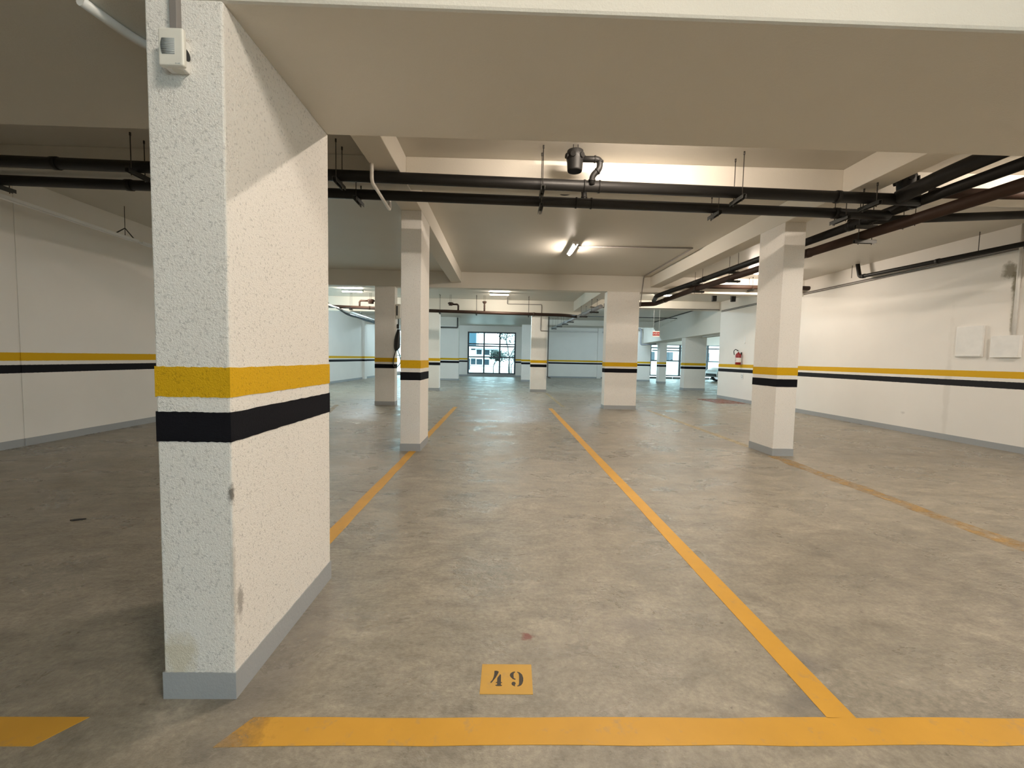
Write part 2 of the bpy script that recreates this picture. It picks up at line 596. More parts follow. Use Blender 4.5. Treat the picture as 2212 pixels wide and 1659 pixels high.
# far wall with the window opening
WX0, WX1, WZ0, WZ1 = -2.29, 0.82, 0.155, 2.86
fw = MB()
fw.box(-7.4, -6.95, FAR, FAR + 0.3, 0, SLAB)
fw.box(-4.30, WX0, FAR, FAR + 0.3, 0, SLAB)
fw.box(-6.95, -4.30, FAR, FAR + 0.3, 0, WZ0)
fw.box(-6.95, -4.30, FAR, FAR + 0.3, WZ1, SLAB)
fw.box(WX1, 8.4, FAR, FAR + 0.3, 0, SLAB)
fw.box(WX0, WX1, FAR, FAR + 0.3, WZ1, SLAB)
fw.box(WX0, WX1, FAR, FAR + 0.3, 0, WZ0)
struct(fw.build('wall_far', M['wall']), 'far garage wall around the big window')
wall('wall_far_return', M['plain_wall'], 8.4, 8.65, 25.6, 31.2)
wall('wall_far_pilaster', M['wall'], 6.1, 6.35, FAR - 0.12, FAR)
wall('wall_left_far_pilaster', M['wall'], -7.1, -6.98, 21.75, 22.1)
# outer bay on the far right, behind the wide openings
wo = MB()
wo.box(17.2, 17.5, 13.9, 31.2, 0, 0.15)
wo.box(17.2, 17.5, 13.9, 31.2, 2.6, SLAB)
for y_ in (13.9, 17.2, 20.6, 24.0, 27.4, 30.9):  # open side, unseen, added to pour daylight into the far bays
    wo.box(17.2, 17.5, y_, y_ + 0.3, 0.15, 2.6)
struct(wo.build('wall_outer_added_open', M['plain_wall']))
wall('wall_outer_near', M['plain_wall'], 7.62, 17.5, 13.9, 14.2)
wall('wall_outer_head', M['plain_wall'], 8.65, 17.2, 31.0, 31.25, 2.42, SLAB)

# grey painted skirting on the walls
for nm, a in (('baseboard_left', (LW, LW + 0.006, 5.99, 10.5)), ('baseboard_left_pilaster', (LW + 0.008, LW + 0.014, 5.33, 5.99)),
              ('baseboard_left_near', (LW, LW + 0.006, 4.0, 5.33)),
              ('baseboard_left_far', (-7.1, -7.094, 10.75, FAR)),
              ('baseboard_right', (RW - 0.006, RW, -7, 14.36)),
              ('baseboard_far_left', (-7.1, WX0, FAR - 0.006, FAR)), ('baseboard_far_right', (WX1, 8.4, FAR - 0.006, FAR)),
              ('baseboard_far_window', (WX0, WX1, FAR - 0.02, FAR))):
    h = 0.152 if nm.endswith('window') else 0.095
    struct(MB().box(*a, 0, h).build(nm, M['grey']))


# beams
def beam(x0, x1, y0, y1, z, mat='beam', bevel=0.006):
    return struct(MB().box(x0, x1, y0, y1, z, SLAB).build('ceiling_beam', M[mat], bevel=bevel))


AY0, AY1, AZ = 1.436, 2.255, 2.308
beam(LW, RW, AY0, AY1, AZ, bevel=0.012)                       # deep beam across the foreground
XB0, XB1, XZ = 4.52, 4.78, 3.0
for a, b in ((LW, -1.28), (-1.03, 3.53), (3.80, RW)):         # shallow cross beam
    beam(a, b, XB0, XB1, XZ)
beam(-1.28, -1.03, AY1, 10.38, 2.985)
beam(3.53, 3.80, AY1, 10.38, 2.985)
beam(-7.1, RW, 10.38, 10.66, 2.86)                            # row of columns at mid depth
beam(2.46, 2.74, 10.66, 15.14, 2.90)
beam(-7.1, 2.74, 15.14, 15.42, 2.74)
beam(2.74, RW, 14.45, 14.75, 2.96)
beam(-7.1, -2.28, 22.0, 22.3, 2.80)
beam(1.7, 8.4, 22.2, 22.5, 2.95)
beam(-0.95, -0.70, -7, AY0, 2.95)
# slanting lintel over the wide openings to the outer bay
lint = MB().prism([(7.32, 14.36), (8.25, 14.36), (9.0, 24.9), (8.07, 24.9)], 2.21, SLAB)
struct(lint.build('ceiling_lintel', M['beam'], bevel=0.006))

# ------------------------------------------------------------------ windows
def mullions(name, bars, frame_mat, panes, loc_y, label):
    fr = MB()
    for (x0, x1, z0, z1, d) in bars:
        fr.box(x0, x1, loc_y - d / 2, loc_y + d / 2, z0, z1)
    o = struct(fr.build(name, frame_mat), label)
    for (x0, x1, z0, z1) in panes:
        MB().box(x0, x1, loc_y - 0.004, loc_y + 0.004, z0, z1).build('pane', M['glass'], o)
    return o


def sub(val, a0, a1, b0, b1):
    return b0 + (val - a0) * (b1 - b0) / (a1 - a0)


yW = FAR + 0.12
xs = [WX0, sub(1045, 1009, 1114.7, WX0, WX1), sub(1079.5, 1009, 1114.7, WX0, WX1), WX1]
zs = [WZ0, sub(770.8, 807, 717, WZ0, WZ1), sub(747.6, 807, 717, WZ0, WZ1), sub(743, 807, 717, WZ0, WZ1), WZ1]
bars = [(x - 0.05, x + 0.05, WZ0, WZ1, 0.07) for x in xs[1:3]] + [(WX0, WX0 + 0.10, WZ0, WZ1, 0.07), (WX1 - 0.10, WX1, WZ0, WZ1, 0.07)]
bars += [(WX0, WX1, z - 0.04, z + 0.04, 0.065) for z in zs[1:4]] + [(WX0, WX1, WZ0, WZ0 + 0.08, 0.075), (WX0, WX1, WZ1 - 0.09, WZ1, 0.075)]
panes = [(xs[i], xs[i + 1], zs[j], zs[j + 1]) for i in range(3) for j in (0, 1, 3)]
mullions('window_1', bars, M['frame'], panes, yW, 'large dark-framed grid window in the far wall')
q = [-6.95, -5.62, -4.30]
b3 = [(x - 0.028, x + 0.028, WZ0, WZ1, 0.07) for x in (-6.92, -5.62, -4.33)] + [(-6.95, -4.30, z - 0.022, z + 0.022, 0.065) for z in (WZ0 + 0.02, zs[1], zs[2], WZ1 - 0.02)]
mullions('window_3', b3, M['frame'], [(q[i], q[i + 1], zs[j], zs[k]) for i in range(2) for j, k in ((0, 1), (1, 2), (2, 4))], yW,
         'grid window in the far wall, hidden behind the columns at left')
# glazing of the outer bay
gy = 31.1
gx = [8.65, 10.77, 12.96, 15.0, 17.2]
gz = [0.16, 1.24, 2.17, 2.42]
gb = [(x - 0.07, x + 0.07, 0.12, 2.42, 0.09) for x in gx]
gb += [(8.65, 17.2, z - 0.045, z + 0.045, 0.08) for z in gz]
gb += [(10.9, 12.9, 1.95, 2.03, 0.1), (13.05, 14.0, 1.95, 2.03, 0.1)]
gp = [(gx[i], gx[i + 1], gz[j], gz[j + 1]) for i in range(4) for j in range(3)]
mullions('window_2', gb, M['frame'], gp, gy, 'wide glazing with dark mullions beyond the openings')


# ------------------------------------------------------------------ columns
def column(x0, x1, y0, y1, top, label, near=False, group='striped concrete columns'):
    root = thing('concrete_column', ((x0 + x1) / 2, (y0 + y1) / 2, 0), label, 'column', group)
    sh = MB()
    sh.box(x0, x1, y0, y1, 0, top)
    sh.build('shaft', M['stucco_near' if near else 'stucco'], root, bevel=0.006)
    amp = 0.0014 if near else 0.0008

    def ring(name, z0, z1, mat, off, ragged_low=False):
        pts = []
        n = 26 if near else 6
        cs = [(x0 - off, y0 - off), (x1 + off, y0 - off), (x1 + off, y1 + off), (x0 - off, y1 + off)]
        for i in range(4):
            a, b = cs[i], cs[(i + 1) % 4]
            for k in range(n):
                w = k / n
                pts.append((a[0] + (b[0] - a[0]) * w, a[1] + (b[1] - a[1]) * w))
        mb = MB()
        k = len(pts)
        r = random.Random(hash(name) % 99 + int(x0 * 100))
        for (x, y) in pts:
            lo = z0 + (r.uniform(-amp, amp) if z0 > 0 else 0)
            hi = z1 + r.uniform(-amp, amp)
            mb.v += [(x, y, lo), (x, y, hi)]
        for i in range(k):
            j = (i + 1) % k
            mb.f.append([2 * i, 2 * j, 2 * j + 1, 2 * i + 1])
            mb.smooth.append(False)
        # close the ring inwards so that it has thickness
        base = len(mb.v)
        cx, cy_ = (x0 + x1) / 2, (y0 + y1) / 2
        for i, (x, y) in enumerate(pts):
            ix = min(max(x, x0 + 0.002), x1 - 0.002)
            iy = min(max(y, y0 + 0.002), y1 - 0.002)
            mb.v += [(ix, iy, mb.v[2 * i][2]), (ix, iy, mb.v[2 * i + 1][2])]
        for i in range(k):
            j = (i + 1) % k
            mb.f.append([2 * i + 1, 2 * j + 1, base + 2 * j + 1, base + 2 * i + 1])
            mb.f.append([2 * i, base + 2 * i, base + 2 * j, 2 * j])
            mb.smooth += [False, False]
        return mb.build(name, mat, root)

    ring('base_band', 0.0, 0.095, M['grey'], 0.0035)['label'] = 'grey painted base of the column'
    ring('black_stripe', 0.90, 1.0, M['black_band'], 0.0018)['label'] = 'black stripe around the column'
    ring('yellow_stripe', 1.05, 1.15, M['yellow'], 0.0018)['label'] = 'yellow stripe around the column'
    return root


column(-1.148, -0.906, AY0, AY1 - 0.004, AZ, 'large near column with a motion sensor near its top', near=True)
column(-1.28, -1.03, 5.375, 5.95, 2.985, 'slim column standing on the left yellow line of bay 49')
column(3.53, 3.80, 5.42, 5.95, 2.985, 'slim column standing on the faded line in front of the right wall')
column(-3.09, -2.61, 10.38, 10.62, 2.86, 'wide shaded column carrying the car charger and hanging black cable')
column(2.495, 3.285, 10.38, 10.66, 2.86, 'wide column past the far end of the right bay line, pipe shadows on its top')
column(-3.0, -2.25, 15.16, 15.42, 2.74, 'column half hidden behind the slim one on the left line, left of the window')
column(1.0, 1.58, 15.36, 15.42 + 0.2, 2.74, 'column with a thin grey conduit loop, just right of the window')
column(-3.42, -2.28, 22.0, 22.35, 2.80, 'far broad column at the left edge of the window')
column(0.965, 1.75, 22.2, 22.5, 2.95, 'far column at the right edge of the window, partly behind another')
column(7.62, 8.53, 17.78, 18.15, 2.21, 'broad column under the slanting lintel, in the openings at the right')
column(8.52, 8.91, 23.1, 23.5, 2.21, 'narrow column under the lintel, between two bright glazed openings')
column(7.55, 8.65, 24.9, 25.6, SLAB, 'far column left of the exit sign, beside the glazed openings')

# ------------------------------------------------------------------ floor markings
PT = 0.0015


def strip(name, pts, mat, label, cat='line', group=None):
    o = MB().flat(pts, 0.0, PT).build(name, mat)
    return tag(o, label, cat, group)


def jag(x0, x1, y0, y1, amp=0.004, n=18, along='y'):
    r = random.Random(int(abs(x0 * 1000 + y0 * 77)))
    a, b = [], []
    for i in range(n + 1):
        w = i / n
        if along == 'y':
            y = y0 + (y1 - y0) * w
            a.append((x1 + r.uniform(-amp, amp), y))
            b.append((x0 + r.uniform(-amp, amp), y))
        else:
            x = x0 + (x1 - x0) * w
            a.append((x, y0 + r.uniform(-amp, amp)))
            b.append((x, y1 + r.uniform(-amp, amp)))
    return a + b[::-1]


G = 'yellow bay lines on the floor'
front = jag(-0.70, 5.8, 1.254, 1.357, 0.003, 40, 'x')
front = [(-0.86, 1.247)] + front[:41] + front[41:] + [(-0.80, 1.357)]
strip('parking_line', front, M['line_front'], 'long yellow line across the near end of bay 49, in front of the number', group=G)
strip('parking_line', [(-5.6, 1.252), (-1.40, 1.252), (-1.33, 1.357), (-5.6, 1.357)], M['line'],
      'yellow line end at the bottom left, left of the near column', group=G)
strip('parking_line', jag(1.127, 1.226, 1.357, 10.3), M['line'], 'right side line of bay 49, running to the wide column', group=G)
strip('parking_line', jag(-1.169, -1.077, 2.30, 5.37), M['line'], 'left side line of bay 49 between the near column and the slim column', group=G)
strip('parking_line', jag(-1.169, -1.077, 5.96, 10.28), M['line'], 'left side line of bay 49 beyond the slim column', group=G)
strip('parking_line', jag(3.44, 3.60, 1.357, 5.40, 0.02), M['line_faded'], 'worn faded line in front of the right slim column', group=G)
strip('parking_line', jag(3.50, 3.60, 5.97, 10.3, 0.006), M['line_pale'], 'pale line beyond the right slim column', group=G)
strip('parking_line', jag(1.50, 1.58, 10.7, 14.9, 0.01), M['line_pale'], 'short pale line past the mid joint, towards the column with the conduit loop', group=G)
strip('parking_line', [(-3.50, 8.3), (-3.40, 8.3), (-3.92, 10.3), (-4.02, 10.3)], M['line_faded'], 'pale slanting line left of the shaded column', group=G)
strip('floor_marking', jag(6.30, 7.20, 12.3, 13.75, 0.02), M['red_floor'], 'faded red painted patch on the floor under the extinguisher', 'floor marking')

# bay number
root = thing('bay_number', (0.035, 1.53, 0), 'yellow painted rectangle with black stencilled 49 on the floor', 'number')
MB().flat([(-0.061, 1.4565), (0.130, 1.4555), (0.1335, 1.6045), (-0.0585, 1.6055)], 0.0, PT).build('ground_patch', M['plate'], root)


def px(poly):
    return [tuple(ground(1020 + x / 13.825, 1410 + y / 13.825).xy) for x, y in poly]


four_a = [(665, 555), (740, 555), (795, 580), (770, 640), (700, 760), (580, 905), (545, 908), (545, 885), (600, 830), (640, 740), (660, 650)]
four_b = [(835, 655), (862, 680), (857, 890), (892, 900), (885, 915), (857, 915), (854, 972), (892, 985), (886, 997), (850, 1005),
          (730, 1005), (690, 990), (700, 975), (742, 970), (745, 915), (700, 905), (715, 893), (742, 890), (750, 770)]
nine_a = [(1285, 580), (1270, 605), (1243, 625), (1235, 690), (1242, 770), (1300, 800), (1285, 820), (1220, 800), (1160, 750),
          (1125, 700), (1130, 650), (1170, 610), (1230, 582)]
nine_b = [(1237 + 62 * math.cos(a * math.pi / 9), 938 - 55 * math.sin(a * math.pi / 9)) for a in range(15)] + \
         [(1235, 1000), (1275, 1012), (1285, 1000), (1262, 988), (1285, 960)]
nine_c = [(1340, 580), (1420, 605), (1490, 670), (1525, 770), (1525, 850), (1500, 930), (1460, 985), (1400, 1010), (1350, 1018),
          (1345, 1000), (1385, 985), (1400, 930), (1400, 700), (1385, 630), (1345, 600)]
mb = MB()
for p_ in (four_a, four_b):
    mb.flat(px(p_), PT, PT + 0.0008)
mb.build('digit', M['digit'], root)['label'] = 'black stencilled digit 4'
mb = MB()
for p_ in (nine_a, nine_b, nine_c):
    mb.flat(px(p_), PT, PT + 0.0008)
mb.build('digit', M['digit'], root)['label'] = 'black stencilled digit 9'
lf = MB().flat([(-3.02, 3.00), (-2.99, 2.99), (-2.95, 3.01), (-2.935, 3.03), (-2.97, 3.03), (-3.0, 3.02)], 0.0, 0.006).build('dry_leaf', M['hole'])
tag(lf, 'small dark scrap of leaf alone on the floor left of the near column', 'leaf')


# ------------------------------------------------------------------ lamps
def lamp(cx, cy_, along, length, label, mat='tube', z=SLAB):
    root = thing('tube_lamp', (cx, cy_, z), label, 'lamp', 'ceiling tube lamps')
    r = 0.016
    e = length / 2
    d = Vector((1, 0, 0)) if along == 'x' else Vector((0, 1, 0))
    c = Vector((cx, cy_, z))
    b = MB()
    if along == 'x':
        b.box(cx - e, cx + e, cy_ - 0.05, cy_ + 0.05, z - 0.05, z)
    else:
        b.box(cx - 0.05, cx + 0.05, cy_ - e, cy_ + e, z - 0.05, z)
    b.build('batten', M['plastic_white'], root, bevel=0.004)
    t = MB().tube([c - d * (e - 0.02) - Vector((0, 0, 0.060)), c + d * (e - 0.02) - Vector((0, 0, 0.060))], r, 10, cap=False)
    t.build('tube', M[mat], root)['label'] = 'glowing tube'
    for s in (-1, 1):
        q = c + d * (s * (e - 0.012)) - Vector((0, 0, 0.060))
        MB().tube([q - d * 0.012, q + d * 0.012], 0.021, 10).build('end_cap', M['plastic_white'], root)
    return root


lamp(1.22, 7.85, 'y', 0.74, 'lit tube lamp in the middle of the ceiling over bay 49')
lamp(-0.15, 13.55, 'x', 0.62, 'lit tube lamp on the ceiling above the far window', 'tube_far')
lamp(-4.74, 13.6, 'x', 0.66, 'lit tube lamp at far left, above the tray with cables', 'tube_far')
lamp(1.20, 3.38, 'x', 0.90, 'lit tube lamp hidden behind the deep front beam, above bay 49', 'tube_strong')
lamp(5.60, 3.38, 'x', 0.74, 'lit tube lamp hidden behind the deep front beam, by the right wall')
lamp(5.75, 9.45, 'x', 0.74, 'lit tube lamp by the right wall behind the slim column')
lamp(0.47, 0.05, 'y', 0.74, 'lit tube lamp this side of the deep beam, above the bay number', 'tube_dim')
lamp(4.9, 12.9, 'x', 0.74, 'lit tube lamp beyond the wide column, near the extinguisher', 'tube_far')
lamp(4.6, 0.3, 'x', 0.74, 'lit tube lamp this side of the deep beam, nearer the right wall')
for x_, y_, lab_ in ((4.4, 16.4, 'added cool white fill lamp, unseen behind the wide column at the right'), (0.3, 16.6, 'added cool white fill lamp, unseen behind the beam before the far window'),
                     (-4.9, 16.6, 'added cool white fill lamp, unseen behind the beam at the far left wall'), (6.4, 23.0, 'added cool white fill lamp, unseen, nearest the plain far wall'),
                     (-5.2, 24.0, 'added cool white fill lamp, unseen, at the far left corner')):
    lamp(x_, y_, 'x', 1.2, lab_, 'tube_cool_fill')  # fill lamps added out of sight, standing in for daylight in the far bays

# ------------------------------------------------------------------ pipes
def ring_at(p, d, r, w=0.012, mat=None, parent=None, name='coupling'):
    d = Vector(d).normalized()
    p = Vector(p)
    return MB().tube([p - d * w, p + d * w], r, 16).build(name, mat, parent)


def p1z(x):
    return 2.976 - 0.01335 * (x + 4.818)


def p2z(x):
    return 2.924 - 0.0112 * (x + 5.205)


def pipe(pts, r, mat, label, couplings=(), bend=0.10, name='drain_pipe', cat='pipe', group=None):
    o = MB().tube(pts, r, 18, bend=bend).build(name, mat)
    tag(o, label, cat, group)
    for (p, d, w) in couplings:
        ring_at(p, d, r + 0.006, w, mat, o)
    return o


Y1, Y2, R1, R2 = 4.285, 4.62, 0.054, 0.051
dx = Vector((1, 0, -0.0133))
pipe([(LW, Y1, p1z(LW)), (4.13, Y1, p1z(4.13))], R1, M['black_pvc'],
     'upper of the two long black pipes crossing under the ceiling',
     [((x, Y1, p1z(x)), dx, w) for x, w in ((0.766, 0.008), (0.915, 0.008), (-4.3, 0.03), (3.3, 0.02))], group='black drain pipes')
pipe([(LW, Y2, p2z(LW)), (4.13, Y2, p2z(4.13))], R2, M['black_pvc'],
     'lower of the two long black pipes crossing under the ceiling',
     [((x, Y2, p2z(x)), dx, w) for x, w in ((0.745, 0.008), (0.905, 0.008), (-3.9, 0.03), (3.55, 0.03))], group='black drain pipes')
# pair running away along the right bay
pipe([(4.15, 2.35, 2.83), (4.15, 9.4, 2.925), (3.60, 10.12, 2.735), (3.78, 10.80, 2.72)], 0.052, M['black_pvc'],
     'black pipe running away along the right side, upper of the pair',
     [((4.15, y, 2.83 + 0.0135 * (y - 2.35)), (0, 1, 0.0135), 0.035) for y in (4.35, 5.15, 8.9)], group='black drain pipes')
pipe([(4.15, 2.3, 2.655), (4.15, 9.5, 2.78), (3.85, 10.95, 2.66), (2.60, 11.15, 2.615)], 0.056, M['brown_pvc'],
     'brown pipe running away along the right side, lower of the pair',
     [((4.15, y, 2.655 + 0.0174 * (y - 2.3)), (0, 1, 0.017), 0.035) for y in (5.85, 9.2)] + [((3.95, 10.47, 2.70), (-0.3, 1.45, -0.12), 0.03)],
     group='brown drain pipes')
pipe([(2.52, 11.15, 2.59), (2.54, 22.5, 2.80)], 0.055, M['grey_pvc'],
     'grey pipe running to the far wall, with brackets under it',
     [((2.52, y, 2.59 + 0.0185 * (y - 11.15)), (0, 1, 0.018), 0.03) for y in (13.6, 15.0, 17.5)], group='grey pipes')
p5 = pipe([(-6.3, 14.2, 2.79), (-2.4, 14.2, 2.705), (2.0, 14.2, 2.655), (2.50, 14.6, 2.66)], 0.052, M['brown_pvc'],
          'brown pipe crossing in front of the far window wall', [((-4.4, 14.2, 2.75), (1, 0, -0.02), 0.03), ((1.0, 14.2, 2.667), (1, 0, -.01), 0.03)],
          bend=0.2, group='brown drain pipes')
pipe([(4.3, 5.35, 2.99), (RW, 5.35, 3.18)], 0.05, M['black_pvc'], 'short dark pipe running to the right wall, at the right edge', group='black drain pipes')
pipe([(4.30, 4.33, 2.95), (RW, 4.33, 2.99)], 0.05, M['brown_pvc'], 'short brown pipe behind the brown one, at the top right edge', group='brown drain pipes')
pipe([(4.3, 10.22, 3.0), (RW, 10.22, 3.02)], 0.05, M['brown_pvc'], 'brown pipe along the brightly lit beam left of the right slim column',
     group='brown drain pipes')
# thick black pipe with the big bend at the top right
pipe([(4.02, 2.28, 2.985), (4.02, 3.95, 2.955), (3.90, 4.27, 2.87)], 0.068, M['black_pvc'],
     'thick black pipe coming from behind the deep front beam at top right', [((4.02, 3.2, 2.968), (0, 1, -0.02), 0.04)], group='black drain pipes')
# pipe low along the right wall, with its upturned end
rp = pipe([(7.14, 8.62, 3.24), (7.14, 8.55, 2.972), (7.14, 4.2, 2.876)], 0.036, M['black_pvc'],
          'thin dark pipe along the top of the right wall, turned up at its far end', [((7.14, 8.45, 2.97), (0, 1, 0.02), 0.03), ((7.14, 7.0, 2.938), (0, 1, 0.02), 0.03)],
          bend=0.06, group='black drain pipes')
for y in (8.75, 6.4):
    MB().tube([(7.14, y, SLAB), (7.14, y, 2.95 + 0.02 * (y - 7))], 0.005, 6).build('hanger_strap', M['rod'], rp)


def trap(x, y, zt, r, h, label, outlet=None, mat='black_pvc'):
    root = thing('floor_drain_trap', (x, y, zt), label, 'drain trap', 'black drain traps')
    m = M[mat]
    MB().lathe([(r * 0.80, -h), (r * 0.86, -h + 0.012), (r * 0.93, -h * 0.45), (r, -h * 0.4), (r, -0.03), (r * 0.92, -0.008), (r * 0.92, 0)],
               (x, y, zt), 'Z', 28).build('body', m, root)
    for a in (200, 250, 310, 0, 60, 120):
        d = Vector((math.cos(math.radians(a)), math.sin(math.radians(a)), 0))
        c = Vector((x, y, zt - h * 0.32)) + d * r * 0.9
        MB().tube([c, c + d * r * 0.28], r * 0.30, 14).build('inlet_boss', m, root)
    for s in (-0.022, 0.022):
        if zt < SLAB:
            MB().tube([(x + s, y - r * 0.3, zt - 0.01), (x + s, y - r * 0.3, SLAB)], 0.004, 6).build('hanger_rod', M['rod'], root)
    if outlet:
        MB().tube(outlet, 0.029, 14, bend=0.06).build('outlet_pipe', m, root)
        for i, w in ((1, 0.75), (2, 0.25), (3, 0.3), (4, 0.5)):
            if i < len(outlet):
                a, b = Vector(outlet[i - 1]), Vector(outlet[i])
                p = a.lerp(b, w)
                d = (b - a).normalized()
                MB().tube([p - d * 0.007, p + d * 0.007], 0.034, 14).build('outlet_collar', m, root)
    return root


trap(0.655, 4.20, 3.19, 0.083, 0.19, 'black trap with an S-shaped outlet under the ceiling over the near pipes',
     [(0.70, 4.20, 3.118), (0.895, 4.20, 3.122), (0.895, 4.20, 3.03), (0.83, 4.22, 2.975), (0.83, 4.24, 2.90)])
trap(0.685, 5.05, 3.24, 0.085, 0.125, 'trap bottom peeping out under the upper black pipe',
     [(0.74, 5.05, 3.17), (0.84, 5.0, 3.16), (0.83, 4.75, 3.08), (0.828, 4.62, 2.97), (0.828, 4.62, 2.86)])
trap(4.02, 4.32, 3.12, 0.085, 0.19, 'black trap beside the beam at the crowded pipe corner, top right')
trap(6.0, 12.2, 3.24, 0.08, 0.30, 'left of two dark trap bottoms behind the right slim column')
trap(6.55, 12.2, 3.24, 0.08, 0.30, 'right of two dark trap bottoms behind the right slim column')
trap(-1.75, 14.2, 2.99, 0.075, 0.10, 'brown trap with an elbow, on the far brown pipe left of the window',
     [(-1.70, 14.2, 2.93), (-1.50, 14.2, 2.93), (-1.50, 14.2, 2.72)], 'brown_pvc')
trap(-4.35, 14.2, 3.03, 0.10, 0.14, 'brown trap with an elbow, on the brown pipe at far left',
     [(-4.45, 14.2, 2.98), (-4.72, 14.2, 2.98), (-4.72, 14.2, 2.76)], 'brown_pvc')
trap(-0.64, 14.2, 3.05, 0.06, 0.07, 'small brown trap straight above the far brown pipe, over the window',
     [(-0.64, 14.2, 3.0), (-0.64, 14.2, 2.86), (-0.64, 14.2, 2.70)], 'brown_pvc')


# ------------------------------------------------------------------ hangers
def hanger(x, y, z_pipe, r, along, ztop, label, low=None):
    """two threaded rods and a slotted channel below the pipe"""
    root = thing('pipe_hanger', (x, y, z_pipe), label, 'pipe hanger', 'rod and channel pipe hangers')
    h = 0.078
    zb = z_pipe - r - 0.002
    levels = [zb] + ([low] if low else [])
    for zc in levels:
        b = MB()
        if along == 'y':
            for s in (-1, 1):
                b.box(x + s * 0.017 - 0.002, x + s * 0.017 + 0.002, y - 0.125, y + 0.125, zc - 0.038, zc)
            b.box(x - 0.019, x + 0.019, y - 0.125, y + 0.125, zc - 0.003, zc)
        else:
            for s in (-1, 1):
                b.box(x - 0.125, x + 0.125, y + s * 0.017 - 0.002, y + s * 0.017 + 0.002, zc - 0.038, zc)
            b.box(x - 0.125, x + 0.125, y - 0.019, y + 0.019, zc - 0.003, zc)
        b.build('channel', M['channel'], root)['label'] = 'galvanised slotted channel'
    for s in (-1, 1):
        q = (x, y + s * h) if along == 'y' else (x + s * h, y)
        MB().tube([(q[0], q[1], min(levels) - 0.055), (q[0], q[1], ztop)], 0.0042, 8).build('rod', M['rod'], root)
        for zc in levels:
            MB().tube([(q[0], q[1], zc - 0.014), (q[0], q[1], zc - 0.004)], 0.009, 6).build('nut', M['rod'], root)
        MB().tube([(q[0], q[1], ztop - 0.03), (q[0], q[1], ztop)], 0.008, 8).build('anchor', M['rod'], root)
    return root


for x, lab in ((-3.53, 'hanger of the upper black pipe left of the near column'),
               (-1.62, 'hanger of the upper black pipe just right of the near column'),
               (0.352, 'hanger of the upper black pipe left of the S-bend trap'),
               (2.297, 'hanger of the upper black pipe, right of the lit ceiling tube')):
    hanger(x, Y1, p1z(x), R1, 'y', SLAB, lab)
hanger(3.63, Y1, p1z(3.63), R1, 'y', 2.985, 'hanger of the upper black pipe under the beam by the crowded corner')
for x, lab in ((-5.20, 'hanger of the lower black pipe at the left edge'),
               (-1.545, 'hanger of the lower black pipe beside the white bent tube'),
               (0.37, 'hanger of the lower black pipe in the middle'),
               (2.235, 'hanger of the lower black pipe above the slanting beam'),
               (3.60, 'hanger of the lower black pipe above the right slim column')):
    hanger(x, Y2, p2z(x), R2, 'y', 3.0 if x < 3.5 else 2.985, lab)
for y, lab in ((4.93, 'double hanger of the black and brown pair right of the slim column'),
               (7.76, 'double hanger of the black and brown pair just left of the slim column'),
               (9.15, 'double hanger of the black and brown pair at their far bend')):
    hanger(4.15, y, 2.83 + 0.0135 * (y - 2.35), 0.052, 'x', SLAB, lab, low=2.655 + 0.0174 * (y - 2.3) - 0.058)
hanger(5.05, 5.35, 3.037, 0.05, 'y', SLAB, 'hanger of the dark pipe going to the right wall')
hanger(5.9, 10.22, 3.01, 0.05, 'y', SLAB, 'hanger of the brown pipe along the bright beam')
for x, lab in ((-5.0, 'hanger of the far brown pipe near the tray'), (-3.9, 'hanger of the far brown pipe by the shaded column'),
               (-2.1, 'hanger of the far brown pipe left of the window'), (-0.9, 'hanger of the far brown pipe above the window'),
               (0.82, 'hanger of the far brown pipe at the conduit column')):
    hanger(x, 14.2, 2.705 - (0.0218 if x < -2.4 else 0.01136) * (x + 2.4), 0.052, 'y', SLAB, lab)
for i, (y, lab) in enumerate(((12.0, 'nearest of the hangers under the far grey pipe'), (13.6, 'second hanger under the far grey pipe'),
                              (16.2, 'third hanger under the far grey pipe'), (17.6, 'fourth hanger under the far grey pipe'),
                              (19.4, 'fifth hanger under the far grey pipe'), (21.4, 'farthest of the hangers under the far grey pipe'))):
    hanger(2.53, y, 2.59 + 0.0185 * (y - 11.15), 0.055, 'x', 2.90 if 10.66 < y < 15.14 else SLAB, lab)

# ------------------------------------------------------------------ conduits and cables
def conduit(pts, r, mat, label, bend=0.03, name='conduit', cat='conduit', group='thin conduits'):
    return tag(MB().tube(pts, r, 10, bend=bend).build(name, mat), label, cat, group)


conduit([(-1.255, 4.12, SLAB), (-1.255, 4.12, 2.82), (-1.275, 4.84, 2.80), (-1.290, 4.84, SLAB)], 0.017, M['white_pvc'],
        'white bent tube dipping under the two black pipes', bend=0.05)
lampc = conduit([(1.30, 7.78, SLAB - 0.012), (3.36, 7.70, SLAB - 0.012), (3.36, 10.28, SLAB - 0.012), (3.36, 10.372, SLAB - 0.03), (3.30, 10.372, 2.5)], 0.011,
                M['grey_conduit'], 'thin conduit from the middle tube lamp to the wide column', bend=0.015)
conduit([(RW - 0.012, 14.3, 2.93), (RW - 0.012, -2, 2.93)], 0.011, M['grey_conduit'], 'upper of two thin grey lines along the right wall')
conduit([(RW - 0.012, 14.3, 2.895), (RW - 0.012, -2, 2.895)], 0.011, M['grey_conduit'], 'lower of two thin grey lines along the right wall')
conduit([(RW - 0.025, 5.985, SLAB), (RW - 0.025, 5.985, 1.68)], 0.022, M['white_pvc'], 'white upright conduit ending on the box at the right edge')
conduit([(0.1, 13.6, SLAB - 0.01), (0.12, 14.9, SLAB - 0.01), (0.12, 15.13, 3.1), (1.33, 15.13, 3.1), (1.33, 15.13, 2.7), (1.33, 15.34, 2.65), (1.33, 15.34, 2.2), (1.60, 15.34, 2.2)], 0.014,
        M['grey_conduit'], 'thin conduit loop running down the column right of the window', bend=0.04)
